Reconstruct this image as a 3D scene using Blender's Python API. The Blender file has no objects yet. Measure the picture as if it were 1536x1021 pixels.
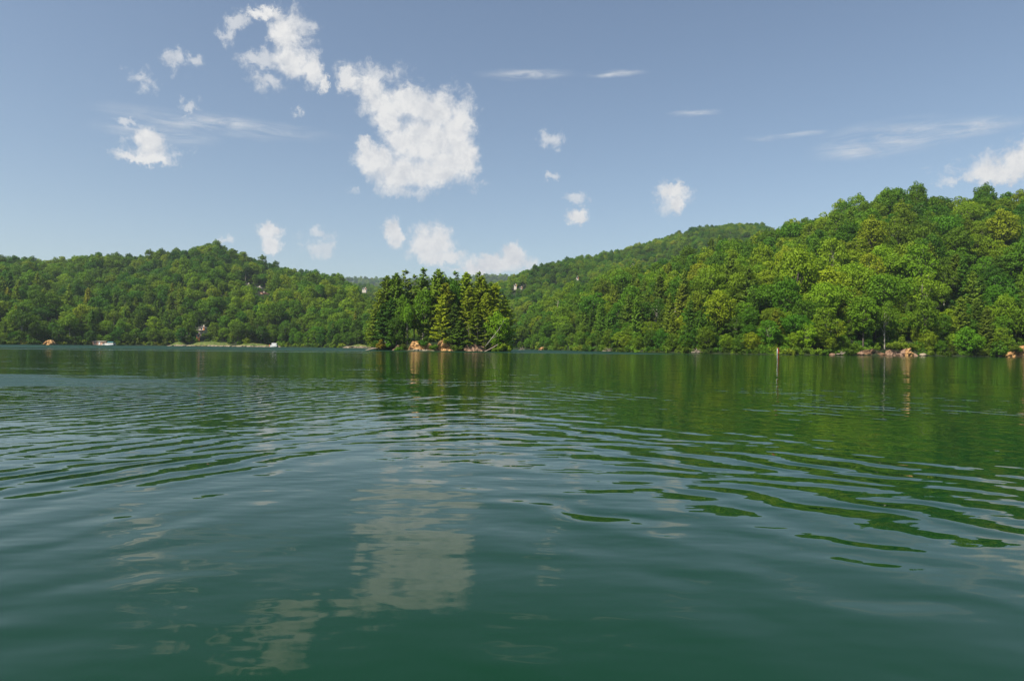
import bpy, math, random
import numpy as np
from mathutils import Matrix, Vector
R = math.radians
random.seed(11)
rng = np.random.default_rng(7)
scene = bpy.context.scene
COL = scene.collection

# ------------------------------------------------------------------ camera
F = 1024.0                    # focal length in pixels of the 1536 px wide photograph
EYE = 1.5                     # eye height above the lake, metres
cam_d = bpy.data.cameras.new("camera"); cam = bpy.data.objects.new("camera", cam_d); COL.objects.link(cam)
cam_d.lens = 24.0; cam_d.sensor_width = 36.0; cam_d.clip_start = 0.1; cam_d.clip_end = 20000
CAMM = Matrix.Translation((0, 0, EYE)) @ Matrix.Rotation(R(90.56), 4, 'X') @ Matrix.Rotation(R(0.63), 4, 'Z')
cam.matrix_world = CAMM
scene.camera = cam

def hy(px):                   # row of the horizon in the photograph at a column
    return 520.5 + 0.011 * (px - 768.0)
def wx(px, Y): return (px - 768.0) / F * Y
def wz(px, py, Y): return EYE + (hy(px) - py) / F * Y
def pxof(X, Y): return 768.0 + F * X / Y
def pyof(X, Y, Z): return hy(pxof(X, Y)) - (Z - EYE) / Y * F
def sky_dir(px, py):
    d = CAMM.to_3x3() @ Vector(((px - 768.0) / F, -(py - 510.5) / F, -1.0)); d.normalize(); return d

# ------------------------------------------------------------------ world, sun, exposure
SUN_EL, SUN_AZ = 50.0, 232.0          # azimuth clockwise from +Y: behind the camera, to its left
SKY_STRENGTH = 0.077
world = bpy.data.worlds.new("World"); scene.world = world; world.use_nodes = True
nt = world.node_tree; nt.nodes.clear()

def N(nt, t, **kw):
    n = nt.nodes.new(t)
    for k, v in kw.items(): setattr(n, k, v)
    return n
def L(nt, a, b): nt.links.new(a, b)
def M_(nt, op, a=None, b=None, c=None, clamp=False):
    n = nt.nodes.new("ShaderNodeMath"); n.operation = op; n.use_clamp = clamp
    for i, v in enumerate((a, b, c)):
        if v is None: continue
        if isinstance(v, (int, float)): n.inputs[i].default_value = v
        else: nt.links.new(v, n.inputs[i])
    return n.outputs[0]
def MR(nt, v, a, b, c=0.0, d=1.0, smooth=True):
    n = nt.nodes.new("ShaderNodeMapRange"); n.interpolation_type = 'SMOOTHSTEP' if smooth else 'LINEAR'
    nt.links.new(v, n.inputs[0])
    for i, x in zip((1, 2, 3, 4), (a, b, c, d)): n.inputs[i].default_value = x
    return n.outputs[0]
def NOISE(nt, vec, scale, detail=4, rough=0.55, distortion=0.0, out='Fac'):
    n = nt.nodes.new("ShaderNodeTexNoise")
    n.inputs['Scale'].default_value = scale; n.inputs['Detail'].default_value = detail
    n.inputs['Roughness'].default_value = rough; n.inputs['Distortion'].default_value = distortion
    if vec is not None: nt.links.new(vec, n.inputs['Vector'])
    return n.outputs[out]
def MIXC(nt, f, a, b, mode='MIX'):
    n = nt.nodes.new("ShaderNodeMix"); n.data_type = 'RGBA'; n.blend_type = mode
    for s, v in ((n.inputs[0], f), (n.inputs[6], a), (n.inputs[7], b)):
        if isinstance(v, (int, float)): s.default_value = v
        elif isinstance(v, tuple): s.default_value = (*v, 1.0) if len(v) == 3 else v
        else: nt.links.new(v, s)
    return n.outputs[2]
def VEC(nt, op, a, b=None, c=None):
    n = nt.nodes.new("ShaderNodeVectorMath"); n.operation = op
    for i, v in enumerate((a, b, c)):
        if v is None: continue
        if isinstance(v, tuple): n.inputs[i].default_value = v
        else: nt.links.new(v, n.inputs[i])
    return n.outputs['Value'] if op in ('LENGTH', 'DISTANCE', 'DOT_PRODUCT') else n.outputs['Vector']

sky = N(nt, "ShaderNodeTexSky", sky_type='NISHITA'); sky.sun_disc = False
sky.sun_elevation = R(SUN_EL); sky.sun_rotation = R(SUN_AZ)
sky.altitude = 600; sky.air_density = 1.15; sky.dust_density = 0.5; sky.ozone_density = 1.0
hsv = N(nt, "ShaderNodeHueSaturation"); hsv.inputs['Saturation'].default_value = 0.93
L(nt, sky.outputs[0], hsv.inputs['Color'])
tc = N(nt, "ShaderNodeTexCoord"); DIR = VEC(nt, 'NORMALIZE', tc.outputs['Generated'])
sep = N(nt, "ShaderNodeSeparateXYZ"); L(nt, DIR, sep.inputs[0])
az = M_(nt, 'ARCTAN2', sep.outputs[0], sep.outputs[1]); el = M_(nt, 'ARCSINE', sep.outputs[2])
cmb = N(nt, "ShaderNodeCombineXYZ"); L(nt, az, cmb.inputs[0]); L(nt, el, cmb.inputs[1])
# cloud edges are torn by two sizes of turbulence
w1 = VEC(nt, 'SUBTRACT', NOISE(nt, DIR, 16, 3, 0.6, out='Color'), (0.5, 0.5, 0.5))
w2 = VEC(nt, 'SUBTRACT', NOISE(nt, DIR, 60, 5, 0.72, out='Color'), (0.5, 0.5, 0.5))
w3 = VEC(nt, 'SUBTRACT', NOISE(nt, DIR, 150, 4, 0.7, out='Color'), (0.5, 0.5, 0.5))
P = VEC(nt, 'MULTIPLY_ADD', w1, (0.020, 0.020, 0), cmb.outputs[0])
P = VEC(nt, 'MULTIPLY_ADD', w2, (0.034, 0.034, 0), P)
P = VEC(nt, 'MULTIPLY_ADD', w3, (0.012, 0.012, 0), P)

def blobs(lst, P, k=0.35):
    res = None
    for (px, py, rx, ry) in lst:
        d = sky_dir(px, py); a = math.atan2(d.x, d.y); e = math.asin(d.z)
        d1 = sky_dir(px + 1, py); d2 = sky_dir(px, py - 1)
        sa = 1.0 / (abs(math.atan2(d1.x, d1.y) - a) * rx); se = 1.0 / (abs(math.asin(d2.z) - e) * ry)
        v = VEC(nt, 'LENGTH', VEC(nt, 'MULTIPLY_ADD', P, (sa, se, 0), (-a * sa, -e * se, 0)))
        if res is None: res = v
        else: res = M_(nt, 'SMOOTH_MIN', res, v, k)
    return res
thick = blobs([(524,126,17,19),(556,135,24,21),(575,160,32,24),(582,184,26,18),(612,150,36,22),(650,165,36,30),(683,195,28,36),(690,235,26,36),(640,210,52,40),(600,212,32,24),
               (560,238,32,20),(545,222,13,14),(600,260,44,26),(645,262,42,24),(668,252,28,26),
               (425,48,24,26),(440,90,28,26),(470,108,16,26),(487,125,8,14),(398,22,34,10),
               (216,236,44,9),(222,212,24,24),
               (404,350,20,13),(410,370,16,12),(592,350,14,22),(640,366,24,26),(662,362,20,24),(655,384,44,10),(750,392,42,14),(770,380,16,18),(718,402,26,10),
               (868,322,16,12),(1012,286,22,11),(1018,306,11,16),(1500,262,56,16),(1540,240,34,30)], P, 0.3)
thin = blobs([(338,50,14,16),(352,34,22,14),(378,20,24,12),(408,20,24,12),(262,88,24,20),(292,88,16,12),(212,118,26,20),(385,88,42,16),(395,122,34,18),(450,166,10,13),
              (190,180,16,9),(287,158,18,12),(228,225,52,22),(478,352,30,10),(474,374,22,16),(492,372,12,20),(335,358,15,7),
              (868,300,24,9),(828,208,22,15),(828,264,14,7),(1010,296,30,26),(1440,270,44,9),(1475,250,70,20),
              (560,112,60,20),(696,160,22,34),(710,250,20,30),(600,290,60,12),(745,400,70,16),(440,40,40,34)], P, 0.3)
Ps = VEC(nt, 'MULTIPLY_ADD', w1, (0.05, 0.012, 0), cmb.outputs[0])
cirrus = blobs([(330,188,170,17),(790,112,66,9),(920,112,46,6),(1330,206,110,26),(1450,194,95,15),(1290,224,75,17),(1180,204,60,5),(1040,170,40,5),(240,200,90,16)], Ps, 0.2)
streak = NOISE(nt, VEC(nt, 'MULTIPLY', cmb.outputs[0], (14, 90, 1)), 1.0, 5, 0.65, 0.6)
fine = NOISE(nt, DIR, 42, 7, 0.66, 0.4)
fine2 = NOISE(nt, VEC(nt, 'ADD', DIR, (-0.006, 0.0, 0.009)), 42, 5, 0.66, 0.4)
f1 = M_(nt, 'ADD', thick, M_(nt, 'MULTIPLY', M_(nt, 'SUBTRACT', fine, 0.5), 1.05))
a1 = MR(nt, f1, 1.30, 0.50)
a2 = MR(nt, M_(nt, 'ADD', thin, M_(nt, 'MULTIPLY', M_(nt, 'SUBTRACT', fine, 0.5), 3.2)), 1.1, 0.1, 0.0, 0.62)
a3 = M_(nt, 'MULTIPLY', MR(nt, cirrus, 1.25, 0.0), MR(nt, streak, 0.30, 0.75, 0.0, 0.75))
inv = M_(nt, 'MULTIPLY', M_(nt, 'SUBTRACT', 1.0, M_(nt, 'MULTIPLY', a1, 0.96)), M_(nt, 'MULTIPLY', M_(nt, 'SUBTRACT', 1.0, a2), M_(nt, 'SUBTRACT', 1.0, a3)))
alpha = M_(nt, 'SUBTRACT', 1.0, inv, clamp=True)
lump = NOISE(nt, VEC(nt, 'ADD', DIR, (0.0, 0.0, 0.012)), 30, 5, 0.6)
CW = 0.62 / SKY_STRENGTH
cloud_col = MIXC(nt, M_(nt, 'ADD', M_(nt, 'MULTIPLY', MR(nt, lump, 0.34, 0.56), 0.6), MR(nt, M_(nt, 'SUBTRACT', fine2, fine), -0.10, 0.10, 0.0, 0.5), clamp=True), (0.70 * CW, 0.715 * CW, 0.74 * CW), (0.90 * CW, 0.89 * CW, 0.87 * CW))  # sunlit and self-shadowed parts of the clouds are painted into this colour
skyc = MIXC(nt, alpha, MIXC(nt, 1.0, hsv.outputs[0], (0.955, 0.972, 0.975), 'MULTIPLY'), cloud_col)
bg = N(nt, "ShaderNodeBackground"); bg.inputs['Strength'].default_value = SKY_STRENGTH
L(nt, skyc, bg.inputs['Color'])
wo = N(nt, "ShaderNodeOutputWorld"); L(nt, bg.outputs[0], wo.inputs['Surface'])
world.cycles.sampling_method = 'MANUAL'; world.cycles.sample_map_resolution = 512

sun_d = bpy.data.lights.new("sun", 'SUN'); sun_d.energy = 5.0; sun_d.angle = R(0.53); sun_d.color = (1.0, 0.94, 0.84)
sun = bpy.data.objects.new("sun", sun_d); COL.objects.link(sun)
sv = Vector((math.sin(R(SUN_AZ)) * math.cos(R(SUN_EL)), math.cos(R(SUN_AZ)) * math.cos(R(SUN_EL)), math.sin(R(SUN_EL))))
sun.rotation_euler = sv.to_track_quat('Z', 'Y').to_euler(); sun.location = sv * 100
scene.view_settings.view_transform = 'Standard'; scene.view_settings.look = 'None'
scene.view_settings.exposure = 0.65; scene.view_settings.gamma = 1.0; scene.view_settings.use_curve_mapping = False
cy = scene.cycles
cy.max_bounces = 7; cy.diffuse_bounces = 3; cy.glossy_bounces = 2; cy.transmission_bounces = 4; cy.volume_bounces = 0
cy.transparent_max_bounces = 8; cy.caustics_reflective = False; cy.caustics_refractive = False
cy.sample_clamp_indirect = 4.0

# ------------------------------------------------------------------ helpers
def tag(o, label=None, cat=None, group=None, kind=None):
    if label: o['label'] = label
    if cat: o['category'] = cat
    if group: o['group'] = group
    if kind: o['kind'] = kind
    return o
def mesh_obj(name, verts, faces, mats, parent=None, midx=None, smooth=False):
    me = bpy.data.meshes.new(name)
    me.from_pydata([tuple(v) for v in verts], [], [tuple(f) for f in faces])
    for m in (mats if isinstance(mats, (list, tuple)) else [mats]): me.materials.append(m)
    if midx is not None: me.polygons.foreach_set('material_index', np.asarray(midx, dtype=np.int32))
    if smooth: me.polygons.foreach_set('use_smooth', [True] * len(me.polygons))
    me.update()
    o = bpy.data.objects.new(name, me); COL.objects.link(o)
    if parent: o.parent = parent
    return o
def quads_mesh(name, V, mats, extra=None):
    """V: (n,4,3) quads as one mesh, fast"""
    n = len(V); me = bpy.data.meshes.new(name)
    me.vertices.add(n * 4); me.vertices.foreach_set('co', V.reshape(-1).astype(np.float32))
    me.loops.add(n * 4); me.loops.foreach_set('vertex_index', np.arange(n * 4, dtype=np.int32))
    me.polygons.add(n); me.polygons.foreach_set('loop_start', np.arange(n, dtype=np.int32) * 4)
    for m in mats: me.materials.append(m)
    if extra is not None: me.polygons.foreach_set('material_index', extra.astype(np.int32))
    me.update(calc_edges=True); me.validate()
    return me
def empty(name, loc, rz=0.0):
    o = bpy.data.objects.new(name, None); COL.objects.link(o)
    o.location = loc; o.rotation_euler = (0, 0, rz); o.empty_display_size = 0.3
    return o
class MB:
    def __init__(s): s.v = []; s.f = []
    def box(s, c, d, rz=0.0, taper=0.0):
        i = len(s.v); ca, sa = math.cos(rz), math.sin(rz)
        for z in (-.5, .5):
            t = 1 - taper if z > 0 else 1
            for x, y in ((-.5, -.5), (.5, -.5), (.5, .5), (-.5, .5)):
                X, Y = x * d[0] * t, y * d[1] * t
                s.v.append((c[0] + X * ca - Y * sa, c[1] + X * sa + Y * ca, c[2] + z * d[2]))
        s.f += [(i, i+3, i+2, i+1), (i+4, i+5, i+6, i+7), (i, i+1, i+5, i+4), (i+1, i+2, i+6, i+5), (i+2, i+3, i+7, i+6), (i+3, i, i+4, i+7)]
        return s
    def tube(s, pts, rad, n=7, cap=True):
        i = len(s.v); pts = [Vector(p) for p in pts]
        for k, p in enumerate(pts):
            t = (pts[min(k+1, len(pts)-1)] - pts[max(k-1, 0)]); t.normalize()
            u = t.cross(Vector((0.3, 0.9, 0.2))); u.normalize(); w = t.cross(u)
            r = rad[k] if hasattr(rad, '__len__') else rad
            for j in range(n):
                a = 2 * math.pi * j / n
                s.v.append(tuple(p + (u * math.cos(a) + w * math.sin(a)) * r))
        for k in range(len(pts) - 1):
            for j in range(n):
                a, b = i + k*n + j, i + k*n + (j+1) % n
                s.f.append((a, b, b + n, a + n))
        if cap:
            s.f.append(tuple(i + j for j in reversed(range(n)))); s.f.append(tuple(i + (len(pts)-1)*n + j for j in range(n)))
        return s
    def poly(s, pts):
        i = len(s.v); s.v += [tuple(p) for p in pts]; s.f.append(tuple(range(i, i + len(pts)))); return s
    def build(s, name, mat, parent=None, smooth=False): return mesh_obj(name, s.v, s.f, mat, parent, smooth=smooth)

# value noise on numpy arrays
_H = np.random.default_rng(3).random((256, 256))
def vnoise(x, y):
    x = np.asarray(x, float); y = np.asarray(y, float)
    xi = np.floor(x).astype(int); yi = np.floor(y).astype(int); fx = x - xi; fy = y - yi
    fx = fx*fx*(3-2*fx); fy = fy*fy*(3-2*fy)
    h = lambda a, b: _H[a & 255, b & 255]
    return (h(xi, yi)*(1-fx)+h(xi+1, yi)*fx)*(1-fy) + (h(xi, yi+1)*(1-fx)+h(xi+1, yi+1)*fx)*fy
def fbm(x, y, o=4):
    s = 0; a = 1; t = 0
    for k in range(o): s = s + a * vnoise(x * 2**k + 17*k, y * 2**k + 31*k); t += a; a *= .5
    return s / t - 0.5

# ------------------------------------------------------------------ materials
def new_mat(name):
    m = bpy.data.materials.new(name); m.use_nodes = True; m.node_tree.nodes.clear(); return m, m.node_tree
def out(nt, sh):
    o = N(nt, "ShaderNodeOutputMaterial"); L(nt, sh, o.inputs['Surface'])
def princ(nt, col, rough=0.8, spec=0.3, normal=None):
    p = N(nt, "ShaderNodeBsdfPrincipled")
    if isinstance(col, tuple): p.inputs['Base Color'].default_value = (*col, 1)
    else: L(nt, col, p.inputs['Base Color'])
    if isinstance(rough, (int, float)): p.inputs['Roughness'].default_value = rough
    else: L(nt, rough, p.inputs['Roughness'])
    p.inputs['Specular IOR Level'].default_value = spec
    if normal is not None: L(nt, normal, p.inputs['Normal'])
    return p.outputs[0]
def leaf_mat(name, dark, mid, light, patch=0.012, transl=0.3):
    """foliage: each tree has a tint of its own (its random value and the stand it grows in), leaves vary a little"""
    m, nt = new_mat(name)
    oi = N(nt, "ShaderNodeObjectInfo"); geo = N(nt, "ShaderNodeNewGeometry")
    patchv = NOISE(nt, oi.outputs['Location'], patch, 3, 0.6)
    t = M_(nt, 'ADD', M_(nt, 'MULTIPLY', oi.outputs['Random'], 0.55), M_(nt, 'MULTIPLY', MR(nt, patchv, 0.3, 0.7), 0.45))
    cr = N(nt, "ShaderNodeValToRGB"); L(nt, t, cr.inputs[0])
    e = cr.color_ramp.elements; e[0].position = 0.08; e[0].color = (*dark, 1); e[1].position = 0.92; e[1].color = (*light, 1)
    k = e.new(0.5); k.color = (*mid, 1)
    h = N(nt, "ShaderNodeHueSaturation"); L(nt, cr.outputs[0], h.inputs['Color'])
    leaf = NOISE(nt, geo.outputs['Position'], 1.1, 2, 0.7)
    L(nt, MR(nt, leaf, 0.3, 0.7, 0.78, 1.25, False), h.inputs['Value'])
    wn = N(nt, "ShaderNodeTexWhiteNoise", noise_dimensions='3D'); L(nt, oi.outputs['Location'], wn.inputs[0])
    L(nt, MR(nt, wn.outputs[0], 0, 1, 0.475, 0.52, False), h.inputs['Hue'])
    c = MIXC(nt, 1.0, h.outputs[0], oi.outputs['Color'], 'MULTIPLY')
    tr = N(nt, "ShaderNodeBsdfTranslucent"); L(nt, MIXC(nt, 1.0, c, (1.1, 1.2, 0.4), 'MULTIPLY'), tr.inputs[0])
    mx = N(nt, "ShaderNodeMixShader"); mx.inputs[0].default_value = transl
    L(nt, princ(nt, c, 0.6, 0.15), mx.inputs[1]); L(nt, tr.outputs[0], mx.inputs[2]); out(nt, mx.outputs[0])
    return m
M = {}
M['broad'] = leaf_mat("broadleaf_foliage", (0.038, 0.100, 0.005), (0.086, 0.178, 0.006), (0.215, 0.305, 0.010), transl=0.30)
M['pine'] = leaf_mat("pine_foliage", (0.090, 0.180, 0.022), (0.160, 0.250, 0.026), (0.250, 0.320, 0.030), transl=0.36)
M['shrub'] = leaf_mat("shrub_foliage", (0.045, 0.105, 0.008), (0.100, 0.195, 0.010), (0.210, 0.290, 0.022), patch=0.05)
def noise_mat(name, c1, c2, scale, rough=0.9, bump=0.0, detail=5, c3=None, s3=1.0, coord='pos', stretch=None):
    m, nt = new_mat(name)
    if coord == 'pos': v = N(nt, "ShaderNodeNewGeometry").outputs['Position']
    else: v = N(nt, "ShaderNodeTexCoord").outputs['Object']
    if stretch: v = VEC(nt, 'MULTIPLY', v, stretch)
    f = NOISE(nt, v, scale, detail, 0.62)
    c = MIXC(nt, MR(nt, f, 0.36, 0.64), c1, c2)
    if c3: c = MIXC(nt, MR(nt, NOISE(nt, v, s3, 3, 0.6), 0.48, 0.62), c, c3)
    nrm = None
    if bump:
        b = N(nt, "ShaderNodeBump"); b.inputs['Distance'].default_value = bump; L(nt, f, b.inputs['Height']); nrm = b.outputs[0]
    out(nt, princ(nt, c, rough, 0.2, nrm)); return m
M['forest_floor'] = noise_mat("forest_floor", (0.010, 0.020, 0.005), (0.024, 0.034, 0.009), 0.4, bump=0.3)
M['bark'] = noise_mat("bark", (0.06, 0.05, 0.04), (0.14, 0.12, 0.10), 6, coord='obj', stretch=(1, 1, .3), bump=.02)
M['pale_bark'] = noise_mat("pale_bark", (0.22, 0.20, 0.16), (0.38, 0.35, 0.29), 5, coord='obj', stretch=(1, 1, .3), bump=.02)
M['driftwood'] = noise_mat("driftwood", (0.22, 0.17, 0.13), (0.42, 0.34, 0.27), 4, coord='obj', bump=.02)
M['clay'] = noise_mat("orange_clay", (0.32, 0.16, 0.06), (0.54, 0.32, 0.13), 1.1, bump=0.3, c3=(0.12, 0.07, 0.035), s3=0.8)
M['brown_clay'] = noise_mat("brown_clay", (0.10, 0.06, 0.035), (0.20, 0.11, 0.06), 0.9, bump=0.25, c3=(0.04, 0.035, 0.02), s3=0.5)
M['pink_clay'] = noise_mat("pink_clay", (0.20, 0.12, 0.075), (0.32, 0.205, 0.135), 1.2, bump=0.25, c3=(0.09, 0.05, 0.03), s3=0.9)
M['sand'] = noise_mat("pale_shore_soil", (0.20, 0.155, 0.105), (0.36, 0.29, 0.20), 0.6, bump=0.1, c3=(0.12, 0.10, 0.05), s3=0.25)
M['grass'] = noise_mat("bank_grass", (0.07, 0.11, 0.02), (0.17, 0.17, 0.045), 0.5, bump=0.3, c3=(0.04, 0.075, 0.012), s3=0.45)
def flat_mat(name, c, rough=0.6, v=0.12):
    m, nt = new_mat(name)
    f = NOISE(nt, N(nt, "ShaderNodeTexCoord").outputs['Object'], 3.0, 4, 0.6)
    h = N(nt, "ShaderNodeHueSaturation"); h.inputs['Color'].default_value = (*c, 1)
    L(nt, MR(nt, f, 0.3, 0.7, 1 - v, 1 + v, False), h.inputs['Value'])
    out(nt, princ(nt, h.outputs[0], rough, 0.4)); return m
M['white'] = flat_mat("white_paint", (0.80, 0.79, 0.76)); M['cream'] = flat_mat("cream_siding", (0.62, 0.55, 0.44))
M['salmon'] = flat_mat("salmon_boards", (0.72, 0.40, 0.27)); M['rust'] = flat_mat("orange_boards", (0.55, 0.20, 0.07))
M['grey_roof'] = flat_mat("grey_shingles", (0.16, 0.15, 0.15)); M['brown_roof'] = flat_mat("brown_shingles", (0.11, 0.05, 0.04))
M['teal'] = flat_mat("teal_canvas", (0.05, 0.20, 0.20)); M['red'] = flat_mat("faded_red_paint", (0.38, 0.03, 0.02))
M['glass'] = flat_mat("dark_window_glass", (0.03, 0.035, 0.04), 0.15); M['metal'] = flat_mat("pontoon_metal", (0.55, 0.57, 0.58), 0.35)
M['deck'] = flat_mat("weathered_decking", (0.34, 0.28, 0.22))

# water: murky green body, thin mirror surface, wakes and wind chop as waves in metres
m, nt = new_mat("lake_water"); M['water'] = m
geo = N(nt, "ShaderNodeNewGeometry"); pos = geo.outputs['Position']
s = N(nt, "ShaderNodeSeparateXYZ"); L(nt, pos, s.inputs[0]); X, Y = s.outputs[0], s.outputs[1]
warp = NOISE(nt, pos, 0.22, 3, 0.55)
warp2 = NOISE(nt, pos, 0.9, 2, 0.5)
def vee(x0, sl, sr, w):
    dx = M_(nt, 'SUBTRACT', X, x0)
    r = M_(nt, 'SUBTRACT', M_(nt, 'SQRT', M_(nt, 'ADD', M_(nt, 'MULTIPLY', dx, dx), w * w)), w)
    sl_ = MR(nt, dx, -1.5, 1.5, -sl, sr)
    return M_(nt, 'ADD', Y, M_(nt, 'MULTIPLY', r, sl_))
def wave(phase, lam, amp, wamt, w2amt=0.0, sharp=True):
    a = M_(nt, 'ADD', M_(nt, 'MULTIPLY', phase, 2 * math.pi / lam), M_(nt, 'MULTIPLY', warp, wamt))
    if w2amt: a = M_(nt, 'ADD', a, M_(nt, 'MULTIPLY', warp2, w2amt))
    return M_(nt, 'MULTIPLY', M_(nt, 'SINE', a), amp)
near = M_(nt, 'ADD', MR(nt, Y, 3.0, 8.0, 0.65, 1.0), M_(nt, 'MULTIPLY', MR(nt, X, -2.0, -0.6, 0.35, 0.0), MR(nt, Y, 3.0, 8.0, 1.0, 0.0)))
patches = MR(nt, NOISE(nt, pos, 0.13, 2, 0.5), 0.38, 0.62, 0.15, 1.35)
ph1 = vee(-1.0, -3.2, 2.1, 2.0)
ph2 = vee(-0.4, -2.2, 1.5, 2.5)
ph3 = vee(0.0, -0.9, 0.7, 3.0)
patch2 = MR(nt, NOISE(nt, pos, 0.42, 3, 0.55), 0.38, 0.62, 0.1, 1.5)
h = wave(ph1, 1.8, 0.0052, 11.0, 4.0)
h = M_(nt, 'ADD', h, M_(nt, 'MULTIPLY', wave(ph2, 1.1, 0.0036, 12.0, 6.0), patch2))
h = M_(nt, 'ADD', h, wave(ph3, 0.55, 0.0019, 9.0, 7.0))
far = MR(nt, Y, 12.0, 40.0, 1.0, 0.42)
h = M_(nt, 'MULTIPLY', M_(nt, 'MULTIPLY', h, patches), M_(nt, 'MULTIPLY', near, far))
stre = VEC(nt, 'MULTIPLY', pos, (0.55, 1.0, 1.0))
h = M_(nt, 'ADD', h, M_(nt, 'MULTIPLY', NOISE(nt, stre, 0.45, 2, 0.5), 0.036))
h = M_(nt, 'ADD', h, M_(nt, 'MULTIPLY', M_(nt, 'MULTIPLY', NOISE(nt, stre, 2.4, 2, 0.5), 0.0095), M_(nt, 'MULTIPLY', near, M_(nt, 'ADD', far, MR(nt, NOISE(nt, stre, 0.5, 2, 0.5), 0.52, 0.68, 0.0, 0.8)))))
# ruffled patches: left middle distance and the far strip below the left shore
ex = VEC(nt, 'LENGTH', VEC(nt, 'MULTIPLY_ADD', pos, (1 / 14.0, 1 / 6.5, 0), (26.0 / 14.0, -25.5 / 6.5, 0)))
ruf = MR(nt, M_(nt, 'ADD', ex, M_(nt, 'MULTIPLY', M_(nt, 'SUBTRACT', NOISE(nt, VEC(nt, 'MULTIPLY', pos, (0.4, 1, 1)), 0.6, 5, 0.7), 0.5), 3.0)), 1.15, 0.6)
ynz = M_(nt, 'ADD', Y, M_(nt, 'MULTIPLY', M_(nt, 'SUBTRACT', NOISE(nt, VEC(nt, 'MULTIPLY', pos, (0.01, 0.03, 1)), 1.0, 3, 0.6), 0.5), 36))
strip = M_(nt, 'MULTIPLY', MR(nt, ynz, 168, 190), MR(nt, X, 25, 60, 1.0, 0.0))
strip2 = M_(nt, 'MULTIPLY', M_(nt, 'MULTIPLY', MR(nt, Y, 136, 141), MR(nt, Y, 152, 147)), MR(nt, X, -60, -10, 0.5, 0.0))
chop = M_(nt, 'ADD', M_(nt, 'MULTIPLY', ruf, 0.010), M_(nt, 'MULTIPLY', strip, 0.06))
h = M_(nt, 'ADD', h, M_(nt, 'MULTIPLY', NOISE(nt, pos, 4.5, 3, 0.6), chop))
b = N(nt, "ShaderNodeBump"); b.inputs['Distance'].default_value = 1.0; b.inputs['Strength'].default_value = 1.0; L(nt, h, b.inputs['Height'])
rough = M_(nt, 'ADD', MR(nt, Y, 25, 130, 0.015, 0.08), M_(nt, 'ADD', M_(nt, 'MULTIPLY', ruf, 0.33), M_(nt, 'MULTIPLY', M_(nt, 'ADD', strip, strip2), 0.46)))
p = N(nt, "ShaderNodeBsdfPrincipled"); L(nt, rough, p.inputs['Roughness']); L(nt, b.outputs[0], p.inputs['Normal'])
L(nt, MIXC(nt, NOISE(nt, pos, 0.03, 2), (0.001, 0.024, 0.005), (0.002, 0.030, 0.009)), p.inputs['Base Color'])
p.inputs['Specular IOR Level'].default_value = 0.38; p.inputs['IOR'].default_value = 1.333; out(nt, p.outputs[0])

# ------------------------------------------------------------------ terrain
class Hill:
    """a hillside between its shoreline and its crest; columns: px, shore distance, crest distance, crest row in the photo"""
    def __init__(s, cols, canopy, gully=5.0, seed=0, front=1.15, zshore=0.6):
        c = np.array(cols, float); s.px, s.ys, s.yr = c[:, 0], c[:, 1], c[:, 2]
        s.zr = np.array([wz(a, d, b) for a, b, d in zip(c[:, 0], c[:, 2], c[:, 3])]) - canopy
        s.gully, s.seed, s.front, s.zs = gully, seed, front, zshore
    def par(s, px):
        n = fbm(px / 60.0 + s.seed, px * 0 + s.seed, 3)
        ys = np.interp(px, s.px, s.ys) * (1 + 0.02 * n); yr = np.interp(px, s.px, s.yr)
        return ys, yr, np.interp(px, s.px, s.zr)
    def height(s, X, Y):
        px = pxof(X, Y); ys, yr, zr = s.par(px); v = (Y - ys) / (yr - ys)
        vc = np.clip(v, 0, 1)
        g = 1 - (1 - vc) ** s.front
        back = np.clip(v - 1, 0, 3)
        bump = fbm(X / 70.0 + s.seed, Y / 110.0, 3) * s.gully * 4 * np.sin(np.pi * vc)
        z = s.zs + (zr - s.zs) * g + bump - back ** 1.5 * zr * 1.2
        z = np.where(v < 0, s.zs + v * 60.0, z)
        return np.maximum(z, -3.0), v
    def mesh(s, name, mat, du=4.0, nv=30):
        us = np.arange(s.px[0], s.px[-1] + .1, du); vs = np.concatenate([[-0.06, -0.02], np.linspace(0, 1.0, nv), [1.1, 1.25, 1.45]])
        U, Vv = np.meshgrid(us, vs); ys, yr, zr = s.par(U); Yw = ys + Vv * (yr - ys); Xw = wx(U, Yw)
        Z, _ = s.height(Xw, Yw); Z[0, :] = -3; Z[1, :] = -1.0
        V = np.stack([Xw, Yw, Z], -1).reshape(-1, 3); nu = len(us); f = []
        for j in range(len(vs) - 1):
            for i in range(nu - 1):
                a = j * nu + i; f.append((a, a + 1, a + nu + 1, a + nu))
        o = mesh_obj(name, V, f, mat, smooth=True); tag(o, kind='structure'); return o
    def scatter(s, spacing, vmax=1.06, vmin=0.012, px0=-120, px1=1660):
        px = np.clip(s.px, px0, px1)
        x0 = min(wx(px.min(), s.yr.max()), wx(px.min(), s.ys.min())); x1 = max(wx(px.max(), s.yr.max()), wx(px.max(), s.ys.min()))
        y0, y1 = s.ys.min(), s.yr.max() * 1.05
        gx = np.arange(x0, x1, spacing); gy = np.arange(y0, y1, spacing)
        A, B = np.meshgrid(gx, gy); B = B + 0; A = A + (np.arange(len(gy))[:, None] % 2) * spacing / 2
        A = (A + rng.uniform(-.38, .38, A.shape) * spacing).ravel(); B = (B + rng.uniform(-.38, .38, B.shape) * spacing).ravel()
        q = pxof(A, B); Z, v = s.height(A, B)
        k = (v > vmin) & (v < vmax) & (q > max(s.px[0], px0)) & (q < min(s.px[-1], px1))
        return A[k], B[k], Z[k], v[k]

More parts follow.
